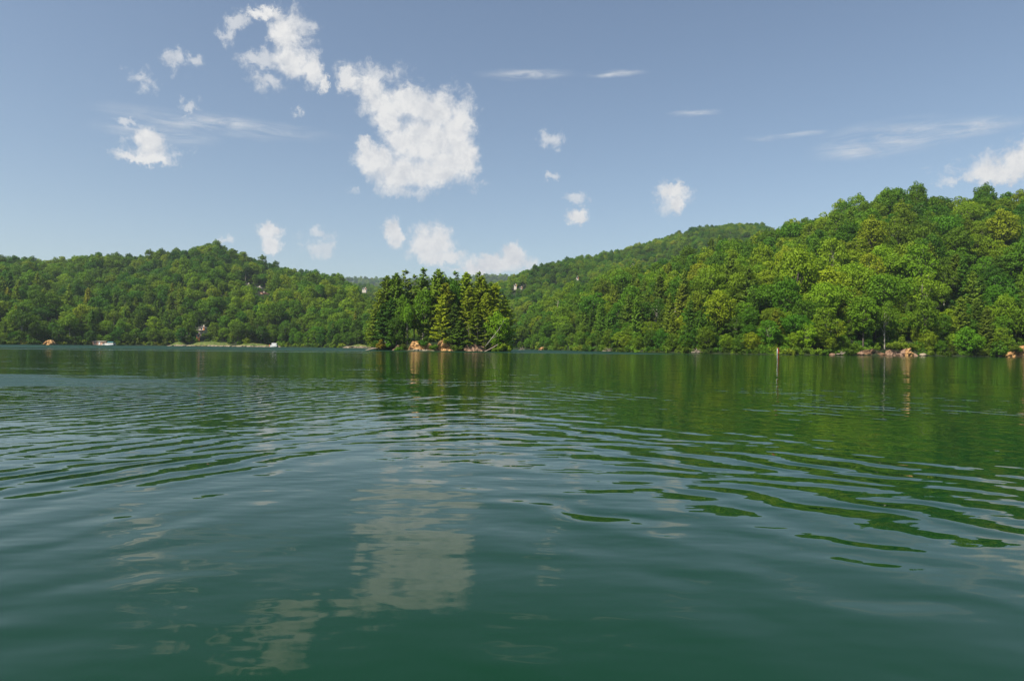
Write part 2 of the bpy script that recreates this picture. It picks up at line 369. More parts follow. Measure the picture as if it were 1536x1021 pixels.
hillA = Hill([(-260, 330, 640, 396), (-120, 335, 640, 400), (0, 345, 660, 390), (60, 360, 680, 394), (120, 380, 700, 389), (200, 400, 740, 386), (260, 410, 760, 375), (325, 418, 770, 367),
              (350, 420, 770, 379), (400, 425, 760, 395), (440, 425, 740, 405), (500, 405, 700, 414), (530, 396, 640, 428), (560, 400, 600, 452), (600, 420, 570, 480), (640, 440, 560, 500)], 12, seed=1)
hillB = Hill([(430, 620, 1500, 430), (500, 620, 1500, 425), (560, 620, 1450, 428), (600, 620, 1400, 436), (680, 620, 1400, 440), (760, 620, 1400, 436), (820, 620, 1400, 430)], 14, gully=8, seed=4)
hillF = Hill([(380, 1900, 3300, 424), (500, 1900, 3300, 418.5), (545, 1900, 3300, 416.5), (600, 1900, 3300, 418), (680, 1900, 3200, 420), (722, 1900, 3100, 414), (750, 1900, 3100, 412), (800, 1900, 3100, 418), (900, 1900, 3100, 425)], 16, gully=10, seed=6)
hillC = Hill([(735, 560, 900, 425), (760, 555, 920, 420), (790, 545, 960, 403), (850, 540, 1020, 389), (930, 540, 1080, 374), (1000, 540, 1120, 353), (1040, 540, 1140, 342), (1100, 540, 1150, 334),
              (1140, 540, 1150, 336), (1165, 540, 1150, 347), (1230, 540, 1120, 375), (1400, 540, 1100, 400)], 12, gully=6, seed=9)
hillD = Hill([(770, 452, 500, 492), (800, 430, 530, 468), (825, 405, 545, 449), (853, 375, 560, 434), (888, 322, 560, 428), (901, 307, 560, 417), (929, 292, 560, 399), (965, 272, 560, 402), (985, 262, 555, 396), (1028, 246, 550, 377),
              (1058, 238, 545, 374), (1092, 230, 535, 360), (1143, 219, 510, 349), (1173, 217, 490, 342), (1180, 217, 480, 327), (1229, 218, 460, 318), (1271, 223, 450, 302), (1300, 227, 440, 285), (1330, 230, 440, 283),
              (1400, 232, 440, 284), (1470, 233, 440, 281), (1536, 234, 430, 287), (1640, 236, 430, 290), (1800, 236, 430, 300)], 20, gully=4, seed=12, front=1.2)
hillA.mesh("left_hill", M['forest_floor']); hillB.mesh("middle_hill", M['forest_floor'], 10); hillF.mesh("far_ridge", M['forest_floor'], 10, 16)
hillC.mesh("back_hill", M['forest_floor'], 8); hillD.mesh("right_hill", M['forest_floor'])

# lake and the ground that carries it out to the horizon
o = mesh_obj("lake", [(-2180, -580, 0), (2180, -580, 0), (2180, 4080, 0), (-2180, 4080, 0)], [(0, 1, 2, 3)], M['water']); tag(o, kind='structure')
o = mesh_obj("ground", [(-2190, -590, -6), (2190, -590, -6), (2190, 4090, -6), (-2190, 4090, -6)], [(0, 1, 2, 3)], M['forest_floor']); tag(o, kind='structure')

# the islet
IC = (-23.5, 236.0)
def islet_h(x, y):
    dx = (x - IC[0]) / 23.5; dy = (y - IC[1]) / np.where(y < IC[1], 13.0, 15.0)
    r = np.sqrt(dx*dx + dy*dy) + fbm(x / 5.0, y / 5.0, 3) * 0.22
    t = np.clip((1.03 - r) / 0.20, 0, 1)
    top = 2.6 + fbm(x / 9.0 + 5, y / 9.0, 2) * 1.6 - np.clip(-dx - .45, 0, 1) * 2.6 - np.clip(dx - .35, 0, 1) * 2.0
    return -1.2 + (t * t * (3 - 2 * t)) ** 0.6 * (np.maximum(top, 0.5) + 1.2)
gx = np.arange(-52, 5, 0.6); gy = np.arange(218, 256, 0.6); A, B = np.meshgrid(gx, gy); Z = islet_h(A, B)
V = np.stack([A, B, Z], -1).reshape(-1, 3); nu = len(gx)
f = [(j*nu+i, j*nu+i+1, (j+1)*nu+i+1, (j+1)*nu+i) for j in range(len(gy)-1) for i in range(nu-1)]
o = mesh_obj("islet", V, f, M['forest_floor'], smooth=True); tag(o, kind='structure')

def bank(name, pxs, Yd, tops, mat, depth=2.5, seed=0, rough=0.35, lean=0.5):
    """a cut bank at the water's edge: a lumpy, undercut face with a rounded top"""
    n = max(12, int(abs(wx(pxs[-1], Yd) - wx(pxs[0], Yd)) / 0.35)); us = np.linspace(pxs[0], pxs[-1], n)
    tp = np.interp(us, pxs, tops); yd = Yd if not hasattr(Yd, '__len__') else None
    rows = 12; V = []
    for j in range(rows + 1):
        t = j / rows
        for i, u in enumerate(us):
            h0 = tp[i] * (1.0 + 0.3 * float(vnoise(i * .35 + seed, 3.0)))
            if t <= .65: z = -0.4 + (h0 + .4) * (t / .65); dy = lean * t
            else: z = h0 * (1 - 0.15 * (t - .65) / .35); dy = lean * .65 + (t - .65) / .35 * depth
            x = wx(u, Yd); q = float(fbm(x * .9 + seed, z * 1.1 + seed * 2, 3))
            V.append((x + q * rough, Yd + dy - q * rough * 4 + 0.4 * math.sin(i * .31 + seed), z + q * .35))
    f = [(j*n+i, j*n+i+1, (j+1)*n+i+1, (j+1)*n+i) for j in range(rows) for i in range(n-1)]
    o = mesh_obj(name, V, f, mat, smooth=False); tag(o, kind='structure'); return o
bank("clay_bank", [612, 618, 632, 646, 650], 222.0, [0.4, 2.6, 2.8, 2.2, .3], M['clay'], seed=1, rough=.35)
bank("clay_bank", [654, 658, 668, 676, 682, 694], 222.4, [0.6, 2.8, 3.3, 2.6, 1.6, .4], M['clay'], seed=5, rough=.38)
bank("clay_bank", [694, 700, 712, 724, 730], 221.4, [0.4, 2.0, 2.1, 1.7, .3], M['pink_clay'], seed=9, rough=.38)
bank("clay_bank", [608, 622, 640, 652], 220.6, [0.1, 0.45, 0.4, .1], M['sand'], depth=1.2, seed=3, rough=.25)
bank("clay_bank", [588, 596, 604], 221.0, [0.2, 1.5, .3], M['pink_clay'], seed=14, depth=1.5)
bank("clay_bank", [1286, 1296, 1310, 1322, 1330], 226.0, [0.3, 1.5, 2.0, 1.2, .4], M['brown_clay'], seed=21, rough=.35)
bank("clay_bank", [1328, 1338, 1352, 1364, 1378], 227.5, [0.3, 1.8, 1.4, 2.3, .5], M['pink_clay'], seed=25, rough=.4)
bank("clay_bank", [1358, 1364, 1372], 226.6, [0.5, 2.6, .6], M['clay'], seed=28, rough=.6)
bank("clay_bank", [1512, 1520, 1534, 1546, 1580], 231.0, [0.4, 1.8, 3.2, 3.0, 1.5], M['clay'], seed=31, rough=.5)
bank("clay_bank", [808, 814, 824, 832], 409.0, [0.4, 1.8, 1.9, .4], M['clay'], seed=35, rough=.5)
bank("clay_bank", [64, 68, 76, 80], 355.0, [0.6, 2.4, 2.4, .6], M['clay'], seed=38, rough=.4)
bank("shore_bank", [250, 262, 300, 345, 400, 404], 405.0, [0.2, .55, .6, .55, .6, .2], M['sand'], seed=41, depth=4, rough=.3)
bank("shore_bank", [392, 398, 416, 420], 415.0, [0.2, .7, .7, .2], M['sand'], seed=43, depth=3, rough=.3)
bank("shore_bank", [514, 520, 548, 560], 392.0, [0.2, .9, 1.0, .4], M['sand'], seed=45, depth=4, rough=.3)
def mound(name, px0, px1, Y0, h, dep, mat, seed=0):
    n = 40; us = np.linspace(0, 1, n); V = []
    for j in range(9):
        t = j / 8
        for i, u in enumerate(us):
            x = wx(px0 + (px1 - px0) * u, Y0); env = math.sin(math.pi * u) ** .7
            z = -0.3 + (h + .3) * env * math.sin(t * math.pi / 2) ** .8 * (1 + .5 * float(fbm(i / 6 + seed, t * 2, 3)))
            V.append((x, Y0 + t * dep, z))
    f = [(j*n+i, j*n+i+1, (j+1)*n+i+1, (j+1)*n+i) for j in range(8) for i in range(n-1)]
    return tag(mesh_obj(name, V, f, mat, smooth=True), kind='structure')
mound("grassy_bank", 266, 340, 406.5, 2.9, 14, M['grass'], 2)
mound("grassy_bank", 340, 402, 407.5, 2.0, 12, M['grass'], 7)
mound("grassy_bank", 250, 274, 406.5, 3.0, 8, M['grass'], 9)
mound("grassy_bank", 516, 556, 393.5, 2.2, 8, M['grass'], 12)

# ------------------------------------------------------------------ tree builders
def limb_quads(p0, p1, r0, r1, n=5, bend=0.0, segs=3):
    """tapered limb as quads (m,4,3)"""
    p0 = np.array(p0, float); p1 = np.array(p1, float); out_ = []
    d = p1 - p0; ln = np.linalg.norm(d); d = d / ln; u = np.cross(d, [0.31, 0.2, 0.93]); u /= np.linalg.norm(u); w = np.cross(d, u)
    ring = []
    for k in range(segs + 1):
        t = k / segs; c = p0 + (p1 - p0) * t + np.array([0, 0, bend * ln * math.sin(t * math.pi)]); r = r0 + (r1 - r0) * t
        ring.append([c + (u * math.cos(a) + w * math.sin(a)) * r for a in np.arange(n) * 2 * math.pi / n])
    for k in range(segs):
        for j in range(n): out_.append([ring[k][j], ring[k][(j+1) % n], ring[k+1][(j+1) % n], ring[k+1][j]])
    return out_
def leaf_quads(c, nrm, sx, sy, jit=0.5, along=None):
    """rhombic leaf tufts at centres c facing nrm"""
    n = len(c); nn = nrm + rng.normal(0, jit, (n, 3)); nn /= np.linalg.norm(nn, axis=1)[:, None] + 1e-9
    a = rng.normal(0, 1, (n, 3)) if along is None else along + rng.normal(0, .25, (n, 3))
    u = np.cross(nn, a); u /= np.linalg.norm(u, axis=1)[:, None] + 1e-9; w = np.cross(u, nn)
    sx = (sx * rng.uniform(.6, 1.35, n))[:, None]; sy = (sy * rng.uniform(.6, 1.35, n))[:, None]
    return np.stack([c - u * sx, c - w * sy, c + u * sx, c + w * sy], 1)
def broadleaf(seed, H=15.0, Rc=5.2, base=0.28, clumps=46, per=105, leaf=0.30, flat=1.0, lop=0.0):
    global rng
    rng = np.random.default_rng(seed); T = []
    zb = H * base; cz = (H + zb) / 2; rz = (H - zb) / 2 * flat
    lean = rng.normal(0, .5, 2)
    T += limb_quads((0, 0, -1.5), (lean[0]*.4, lean[1]*.4, H*.45), .26, .16, 7); T += limb_quads((lean[0]*.4, lean[1]*.4, H*.45), (lean[0], lean[1], H*.85), .16, .05, 6)
    C = []
    k = 0
    while len(C) < clumps and k < 6000:
        k += 1
        d = rng.normal(0, 1, 3); d /= np.linalg.norm(d)
        rr = rng.uniform(.45, .9); lob = 1 + .28 * math.sin(3 * math.atan2(d[1], d[0]) + seed) * (1 - abs(d[2])) + lop * d[0]
        p = np.array([d[0] * Rc * rr * lob + lean[0] * .5, d[1] * Rc * rr * lob + lean[1] * .5, cz + d[2] * rz * rr])
        if p[2] < cz: p[:2] *= 1.0 - 0.35 * (cz - p[2]) / rz * 0.8
        if all(np.linalg.norm(p - q[0]) > Rc * .27 for q in C):
            C.append((p, Rc * rng.uniform(.15, .29)))
    Q = []
    for p, r in C:
        if rng.random() < .45:
            s0 = np.array([lean[0]*.4*rng.uniform(.4, 1), lean[1]*.4, H * rng.uniform(.25, .6)])
            T += limb_quads(s0, p, .09, .03, 4, .08, 2)
        n = int(per * (r / (Rc * .26)) ** 2)
        d = rng.normal(0, 1, (n, 3)); d[:, 2] = d[:, 2] * .8 + .35; d /= np.linalg.norm(d, axis=1)[:, None]
        rad = r * (0.72 + .38 * rng.random(n) ** .6)
        c = p + d * rad[:, None] * np.array([1.15, 1.15, .85])
        Q.append(leaf_quads(c, d + np.array([0, 0, .35]), leaf, leaf * .72, .45))
    # stray sprays that break the outline
    n = 420; d = rng.normal(0, 1, (n, 3)); d /= np.linalg.norm(d, axis=1)[:, None]; d[:, 2] = np.abs(d[:, 2]) - .25
    c = np.array([lean[0]*.5, lean[1]*.5, cz]) + d * np.array([Rc, Rc, rz]) * rng.uniform(.8, 1.06, n)[:, None]
    Q.append(leaf_quads(c, d, leaf * .9, leaf * .6, .6))
    return np.array(T), np.concatenate(Q)
def conifer(seed, H=22.0, Rb=4.4, base=0.1, whorl=0.62, nb=6, droop=0.0, spray=0.5, dens=1.15, sparse_top=0.0, ragged=.35):
    global rng
    rng = np.random.default_rng(seed); T = []; Q = []
    T += limb_quads((0, 0, -1.5), (rng.normal(0, .1), rng.normal(0, .1), H * .97), .22, .02, 6, 0, 5)
    z = H * base
    while z < H * .985:
        f = (z - H * base) / (H * (1 - base))
        Lz = Rb * min((1 - f) ** .62, (1 - f) * 2.6) * (0.6 + .4 * min(1, f * 4 + .3)) + .12
        a0 = rng.uniform(0, 6.28)
        for b in range(nb):
            if rng.random() < .14 + max(sparse_top, .35) * f * .5: continue
            a = a0 + b * 2 * math.pi / nb + rng.normal(0, .2); Lb = Lz * rng.uniform(1 - ragged, 1 + ragged * .75)
            up = math.tan(R(8 + 26 * f + rng.normal(0, 5))) - droop
            dirv = np.array([math.cos(a), math.sin(a), up]); dirv /= np.linalg.norm(dirv)
            s0 = np.array([0, 0, z + rng.uniform(-.2, .2)])
            end = s0 + dirv * Lb
            if Lb > 1.0: T += limb_quads(s0, end, .045, .012, 3, -.03, 1)
            n = int(max(3, 13 * Lb * dens)); t = rng.uniform(.18, 1.03, n); wd = .52 * (1 - .55 * t) * min(1.3, Lb * .45)
            side = np.array([-math.sin(a), math.cos(a), 0]); lat = rng.uniform(-1, 1, n) * wd
            c = s0 + dirv * (t * Lb)[:, None] + side * lat[:, None] + np.array([0, 0, 1]) * (rng.normal(0, .07, n) + .16 * t * t * Lb * .5 - np.abs(lat) * .22)[:, None]
            al = dirv + side * np.sign(lat)[:, None] * .6
            Q.append(leaf_quads(c, np.tile([0, 0, 1.0], (n, 1)) + dirv * .5, spray * .42, spray, .6, al))
        z += whorl * rng.uniform(.75, 1.25) * (1 - .35 * f)
    n = 26; c = np.stack([rng.normal(0, .12, n), rng.normal(0, .12, n), H * rng.uniform(.94, 1.0, n)], 1)
    Q.append(leaf_quads(c, rng.normal(0, 1, (n, 3)), .1, .28, .4, np.tile([0, 0, 1.0], (n, 1))))
    return np.array(T), np.concatenate(Q)
def shrub(seed, H=3.0, Rc=2.0, clumps=16, per=70, leaf=.2):
    global rng
    rng = np.random.default_rng(seed); T = []; Q = []
    for k in range(clumps):
        d = rng.normal(0, 1, 3); d /= np.linalg.norm(d); d[2] = abs(d[2]); p = d * np.array([Rc, Rc, H * .8]) * rng.uniform(.35, .9) + np.array([0, 0, .25])
        if k % 2 == 0: T += limb_quads((0, 0, -.6), p, .05, .02, 4, .05, 2)
        r = Rc * rng.uniform(.22, .42); n = per; e = rng.normal(0, 1, (n, 3)); e /= np.linalg.norm(e, axis=1)[:, None]
        Q.append(leaf_quads(p + e * r * rng.uniform(.6, 1.1, (n, 1)), e + np.array([0, 0, .3]), leaf, leaf * .7, .5))
    return np.array(T), np.concatenate(Q)

PROTO = {}
def make_proto(key, TQ, leafmat, bark):
    T, Q = TQ
    crown = quads_mesh("crown", Q, [leafmat]); trunk = quads_mesh("trunk", T, [bark])
    both = quads_mesh("tree_" + key, np.concatenate([Q, T]), [leafmat, bark], np.concatenate([np.zeros(len(Q)), np.ones(len(T))]))
    PROTO[key] = dict(crown=crown, trunk=trunk, both=both)
b0, p0, s0 = M['broad'], M['pine'], M['shrub']
make_proto('b0', broadleaf(1), b0, M['bark']); make_proto('b1', broadleaf(2, 17, 4.8, .22, 50, 100, flat=1.05), b0, M['bark'])
make_proto('b2', broadleaf(3, 14, 5.9, .30, 52, 95, flat=.95, lop=.2), b0, M['bark']); make_proto('b3', broadleaf(4, 16, 4.4, .12, 52, 90), b0, M['pale_bark'])
make_proto('b4', broadleaf(5, 12, 4.6, .06, 48, 85, leaf=.27), b0, M['bark']); make_proto('b5', broadleaf(6, 15, 5.4, .35, 34, 110, lop=-.25), b0, M['pale_bark'])
make_proto('c0', conifer(21, base=.05), p0, M['bark']); make_proto('c1', conifer(22, Rb=4.3, base=.32, ragged=.4), p0, M['bark'])
make_proto('c2', conifer(23, Rb=4.9, base=.12, whorl=.9, nb=7, droop=.1, dens=1.15), p0, M['bark'])
make_proto('c3', conifer(24, Rb=3.5, base=.40, whorl=.8, nb=5, dens=.75, sparse_top=.6), p0, M['pale_bark'])
make_proto('c4', conifer(25, Rb=5.2, base=.03, whorl=1.0, nb=7, droop=.16, dens=1.1, ragged=.45), p0, M['bark'])
make_proto('s0', shrub(31), s0, M['bark']); make_proto('s1', shrub(32, 2.2, 2.3, 18), s0, M['bark']); make_proto('s2', shrub(33, 4.2, 1.8, 20), s0, M['bark'])
rng = np.random.default_rng(99)

def plant(key, name, loc, sc, szr=1.0, rz=None, tint=(1, 1, 1), label='', cat='tree', group=None, lean=0.0):
    """one tree: an Empty at its foot with its own crown and trunk objects (meshes shared)"""
    r = empty(name, loc, random.uniform(0, 6.28) if rz is None else rz)
    r.scale = (sc, sc, sc * szr)
    if lean: r.rotation_euler = (random.uniform(-lean, lean), lean, r.rotation_euler[2])
    tag(r, label, cat, group)
    for part in ('trunk', 'crown'):
        nm = part if not (cat == 'shrub' and part == 'trunk') else 'stem'
        nm = 'foliage' if (cat == 'shrub' and part == 'crown') else nm
        c = bpy.data.objects.new(nm, PROTO[key][part]); COL.objects.link(c); c.parent = r
        c.color = (*tint, 1.0)
    return r
HGT = dict(b0=15, b1=17, b2=14, b3=16, b4=12, b5=15, c0=22, c1=22, c2=22, c3=22, c4=22, s0=3, s1=2.2, s2=4.2)
RAD = dict(b0=5.2, b1=4.8, b2=5.9, b3=4.4, b4=4.6, b5=5.4, c0=3.6, c1=3.2, c2=3.9, c3=2.7, c4=4.3)

# ------------------------------------------------------------------ holes in the canopy where houses look out: px, py, rx, ry, distance
HOLES = [(305, 493, 5, 2, 440), (297, 504, 3.5, 1.5, 425), (370, 429, 6, 3.5, 640), (393, 432, 5, 3, 640), (394, 442, 8, 6, 600),
         (947, 399, 6, 4, 620), (864, 417, 4, 3, 800), (772, 428, 4, 3, 800), (780, 432, 4, 3, 800), (546, 433, 6, 3, 900), (932, 406, 4, 4, 0)]
def blocked(x, y, z, H, r):
    px, top, bot = pxof(x, y), pyof(x, y, z + H), pyof(x, y, z + H * .1); rp = r / y * F * .85
    for hx, hyy, rx, ry, hd in HOLES:
        if y < hd + 6 and abs(px - hx) < rx + rp and top < hyy + .6 and bot > hyy - ry - 4: return True
    return False
EXEC_TREES = []   # candidates on the slopes: key,x,y,z,scale,szr,hill
def slope_trees(hill, tagname, spacing, kinds, smin, smax, vmax=1.06, conif=None):
    A, B, Z, v = hill.scatter(spacing, vmax)
    for x, y, z, vv in zip(A, B, Z, v):
        if rng.random() < .03: continue
        key = kinds[int(rng.integers(len(kinds)))]
        if conif and conif(pxof(x, y), vv): key = ('c0', 'c2', 'c4', 'c1')[int(rng.integers(4))]
        sc = rng.uniform(smin, smax) * (0.8 if key[0] == 'c' else 1.0)
        if vv < .10: sc *= .82
        if vv > .93: sc *= .78
        H = HGT[key] * sc
        if z < -.5 or blocked(x, y, z, H, RAD[key] * sc): continue
        EXEC_TREES.append((key, x, y, z - .4, sc, rng.uniform(.85, 1.3), tagname, vv))
BK = ['b0', 'b1', 'b2', 'b3', 'b5']
def cD(px, v):
    p = 0.03
    if v < .30: p = .16
    if 930 < px < 1010 and v < .45: p = .75
    if 1020 < px < 1060 and v < .2: p = .6
    if 880 < px < 950 and v < .35: p = .4
    if 1100 < px < 1140 and v < .2: p = .5
    if 1420 < px < 1490 and v < .18: p = .9
    return rng.random() < p
def cA(px, v):
    p = 0.01
    if v < .3: p = .14
    if 175 < px < 285 and v < .28: p = .5
    if 0 < px < 30 and .2 < v < .4: p = .5
    return rng.random() < p
slope_trees(hillD, 'D', 9.0, BK, .72, 1.38, 1.04, cD)
slope_trees(hillA, 'A', 8.6, BK, .6, 1.12, 1.03, cA)
slope_trees(hillC, 'C', 9.0, BK, .70, 1.0, 1.04)
slope_trees(hillB, 'B', 11.0, BK, .8, 1.1, 1.03)
slope_trees(hillF, 'F', 24.0, BK, 1.3, 1.9, 1.02)
# shoreline fringe: low trees whose foliage comes down to the water
for hill, tn, step, off in ((hillD, 'D', 4.2, 0), (hillA, 'A', 5.0, 0), (hillD, 'D', 4.6, 8), (hillA, 'A', 6, 8), (hillD, 'D', 5, 15)):
    px = hill.px[0]; px = max(px, -60)
    while px < min(hill.px[-1], 1600):
        ys, yr, zr = hill.par(np.array([px])); y = float(ys[0]) + off + rng.uniform(.3, 6); x = wx(px, y)
        key = 'b4' if rng.random() < .7 else 'b3'
        sc = rng.uniform(.45, .85); z = float(hill.height(np.array([x]), np.array([y]))[0][0])
        if not blocked(x, y, z, HGT[key] * sc, 4.5 * sc) and off > 0 or not (1283 < px < 1384 or px > 1510 or 60 < px < 84 or 252 < px < 405 and rng.random() < .8):
            EXEC_TREES.append((key, x, y, (min(z, 1.2) if off == 0 else z) - .5, sc, rng.uniform(.8, 1.1), tn + 's', 0.0))
        px += step / y * F * rng.uniform(.7, 1.3)

# ------------------------------------------------------------------ which broadleaf trees stand as individuals
def zone_label(px, v, hill, kind):
    if hill[0] == 'D':
        col = ('just beyond the islet gap' if px < 880 else 'left of the large root tangle' if px < 1046 else
               'left of the red-white post' if px < 1165 else 'right of the red-white post' if px < 1285 else
               'above its clay banks' if px < 1385 else 'near the right edge')
        row = ('at the waterline' if v < .04 else 'on the lower slope' if v < .25 else 'on the middle slope' if v < .7 else 'along the hilltop')
        return f"{kind} {row} of right hill, {col}", f"{kind}s {row} of the right hill, {col}"
    col = 'left of the boathouse' if px < 138 else 'between boathouse and grassy bank' if px < 255 else 'behind the grassy bank' if px < 405 else 'right of the white boat'
    row = 'at the waterline' if v < .04 else 'on the lower slope'
    return f"{kind} {row} of left hill, {col}", f"{kind}s {row} of the left hill, {col}"
vis = [t for t in EXEC_TREES if t[0][0] == 'b' and -20 < pxof(t[1], t[2]) < 1556]
ISLET_BROAD = 26
vis.sort(key=lambda t: t[2] / t[4] * (1.0 if t[6][0] == 'D' else 1.15))
chosen = set(id(t) for t in vis[:300 - ISLET_BROAD])
TINT = {'D': (1.05, 1.02, .9), 'A': (1, 1, 1)}
rest = []
for t in EXEC_TREES:
    key, x, y, z, sc, szr, hn, v = t
    if id(t) in chosen or (key[0] == 'c' and hn[0] in 'DA' and v < .45 and -20 < pxof(x, y) < 1556):
        kind = 'broadleaf tree' if key[0] == 'b' else 'conifer'
        la, gr = zone_label(pxof(x, y), v, hn, kind)
        k = random.uniform(.85, 1.2); yl = random.uniform(.9, 1.18)
        if v < .04 and key[0] == 'b': k *= 1.15
        plant(key, 'broadleaf_tree' if key[0] == 'b' else 'conifer_tree', (x, y, z), sc, szr, tint=(k * yl, k, k * .9), label=la, cat='tree', group=gr)
    else: rest.append(t)

# the rest of the woods: one mass
def woodland(name, trees, label):
    keys = sorted(set(t[0] for t in trees)); me = bpy.data.meshes.new(name)
    me.from_pydata([(t[1], t[2], t[3]) for t in trees], [], [])
    for nm, dt, vals in (('tree_kind', 'INT', [keys.index(t[0]) for t in trees]), ('tree_scale', 'FLOAT_VECTOR', None), ('tree_turn', 'FLOAT_VECTOR', None)):
        a = me.attributes.new(nm, dt, 'POINT')
        if dt == 'INT': a.data.foreach_set('value', vals)
        elif nm == 'tree_scale': a.data.foreach_set('vector', [q for t in trees for q in (t[4], t[4], t[4] * t[5])])
        else: a.data.foreach_set('vector', [q for t in trees for q in (random.uniform(-.06, .06), random.uniform(-.06, .06), random.uniform(0, 6.28))])
    o = bpy.data.objects.new(name, me); COL.objects.link(o)
    ng = bpy.data.node_groups.new(name + "_nodes", 'GeometryNodeTree')
    ng.interface.new_socket('Geometry', in_out='INPUT', socket_type='NodeSocketGeometry'); ng.interface.new_socket('Geometry', in_out='OUTPUT', socket_type='NodeSocketGeometry')
    gi = ng.nodes.new('NodeGroupInput'); go = ng.nodes.new('NodeGroupOutput'); jn = ng.nodes.new('GeometryNodeJoinGeometry'); ng.links.new(jn.outputs[0], go.inputs[0])
    def attr(nm, dt):
        n = ng.nodes.new('GeometryNodeInputNamedAttribute'); n.data_type = dt; n.inputs[0].default_value = nm; return n.outputs[0]
    ka, sa, ta = attr('tree_kind', 'INT'), attr('tree_scale', 'FLOAT_VECTOR'), attr('tree_turn', 'FLOAT_VECTOR')
    for i, k in enumerate(keys):
        src = bpy.data.objects.new("woodland_tree_form", PROTO[k]['both'])
        oi = ng.nodes.new('GeometryNodeObjectInfo'); oi.inputs['Object'].default_value = src; oi.inputs['As Instance'].default_value = True
        cp = ng.nodes.new('FunctionNodeCompare'); cp.data_type = 'INT'; cp.operation = 'EQUAL'; ng.links.new(ka, cp.inputs[2]); cp.inputs[3].default_value = i
        ip = ng.nodes.new('GeometryNodeInstanceOnPoints')
        ng.links.new(gi.outputs[0], ip.inputs['Points']); ng.links.new(cp.outputs[0], ip.inputs['Selection']); ng.links.new(oi.outputs['Geometry'], ip.inputs['Instance'])
        ng.links.new(ta, ip.inputs['Rotation']); ng.links.new(sa, ip.inputs['Scale']); ng.links.new(ip.outputs[0], jn.inputs[0])
    md = o.modifiers.new("trees", 'NODES'); md.node_group = ng
    tag(o, label, name, kind='stuff'); return o
woodland("woodland", rest, "dense green woodland covering the hills around the lake, upper slopes and far ridges")
under = []
for hl, sp in ((hillD, 4.2), (hillA, 5.5)):
    A, B, Z, v = hl.scatter(sp, .9, .004)
    for x, y, z, vv in zip(A, B, Z, v):
        if z > .2 and not blocked(x, y, z, 1.5, 1.0): under.append((('s0', 's1', 's2')[int(rng.integers(3))], x, y, z - .3, rng.uniform(.7, 1.3), 1.0))
woodland("undergrowth", under, "low leafy undergrowth covering the ground beneath the trees of both hillsides")
print("trees: individuals", len(EXEC_TREES) - len(rest), "mass", len(rest))

# ------------------------------------------------------------------ islet trees: kind, px, row of the top, distance, crown width factor, tint, label
def islet_tree(key, px, ytop, Y, wf, tint, label, group=None, name=None):
    x = wx(px, Y); z = float(islet_h(np.array([x]), np.array([Y]))[0]); z = max(z, 0.2)
    H = wz(px, ytop, Y) - z + .3; sc = H / HGT[key]
    r = plant(key, name or ('conifer_tree' if key[0] == 'c' else 'broadleaf_tree'), (x, Y, z - .3), sc * wf, 1.0 / wf, tint=tint, label=label, cat='tree', group=group)
    return r
Yg = (1.65, 1.42, .8); Dk = (.62, .72, .7); Ol = (1.5, 1.32, .85); Br = (1.5, 1.35, .9)  # foliage tints; brighter right and darker left trees also paint in sun and shade
IS = [
 ('c1', 580, 413, 240, .95, (1, 1, 1), 'tall pine on the islet, second pointed top from its left end'),
 ('c1', 594, 409, 238, .95, (1, 1, .9), 'tall pine on the islet left of the sparse grey-green topped pine'),
 ('c3', 607, 404, 243, 1.1, (1.1, 1.05, 1.2), 'sparse grey-green pine rising thinly above the left part of the islet'),
 ('c3', 621, 411, 243, 1.0, (.9, .95, 1), 'slim pine on the islet just left of its most open pointed crown'),
 ('c3', 634, 401, 238, 1.25, (.85, .9, .9), 'tallest pine on the islet with open pointed top and separate branches'),
 ('c1', 656, 403, 232, 1.05, Ol, 'tall full pine with rounded olive tip at the middle of the islet'),
 ('c3', 682, 406, 242, 1.0, (1, 1, 1), 'thin pine top poking up behind the bright green broadleaf on the islet'),
 ('c1', 698, 408, 236, 1.1, Ol, 'broad olive pine in the right middle of the islet, above the pink clay'),
 ('c3', 717, 407, 241, 1.0, (1.1, 1.05, .9), 'slender pine tip above the right part of the islet'),
 ('c1', 722, 413, 234, 1.1, Ol, 'full yellow-olive pine on the right part of the islet'),
 ('c2', 742, 424, 236, 1.15, Yg, 'rounded yellow-olive pine near the right end of the islet'),
 ('c2', 757, 444, 238, 1.1, Yg, 'shorter pine on the right end of the islet'),
 ('c2', 569, 434, 236, 1.05, (1.1, 1.05, .8), 'yellow-green pine at the left end of the islet'),
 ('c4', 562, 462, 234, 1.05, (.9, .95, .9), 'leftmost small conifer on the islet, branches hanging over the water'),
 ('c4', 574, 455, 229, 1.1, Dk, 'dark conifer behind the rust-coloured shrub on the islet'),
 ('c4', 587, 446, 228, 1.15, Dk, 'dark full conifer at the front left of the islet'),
 ('c4', 664, 441, 226, 1.1, Yg, 'yellow-green hemlock at the front of the islet right of the orange clay'),
 ('c2', 681, 455, 225, 1.25, Dk, 'dark hemlock with layered branches at the front middle of the islet'),
 ('c2', 704, 428, 228, 1.2, Ol, 'wide olive pine with layered branches above the pink clay of the islet'),
 ('c1', 730, 440, 227, 1.1, Ol, 'olive pine with bare lower trunk near the pale leaning trunk'),
 ('c2', 712, 462, 224, 1.35, (1.1, 1.05, .75), 'mid-height olive hemlock in front of wide olive pine on the islet'),
 ('c4', 735, 470, 225, 1.2, (1.25, 1.15, .75), 'yellowish hemlock left of the bright green broadleaf at islet right'),
 ('c4', 646, 452, 230, 1.1, (.7, .8, .7), 'dark hemlock between the two orange clay faces of the islet'),
 ('c1', 668, 424, 230, 1.2, (1.2, 1.1, .75), 'olive pine just behind the front yellow-green hemlock'),
 ('c4', 689, 480, 223, 1.5, (.85, .95, .7), 'low hemlock with flat dark boughs hanging to the water on the islet'),
]
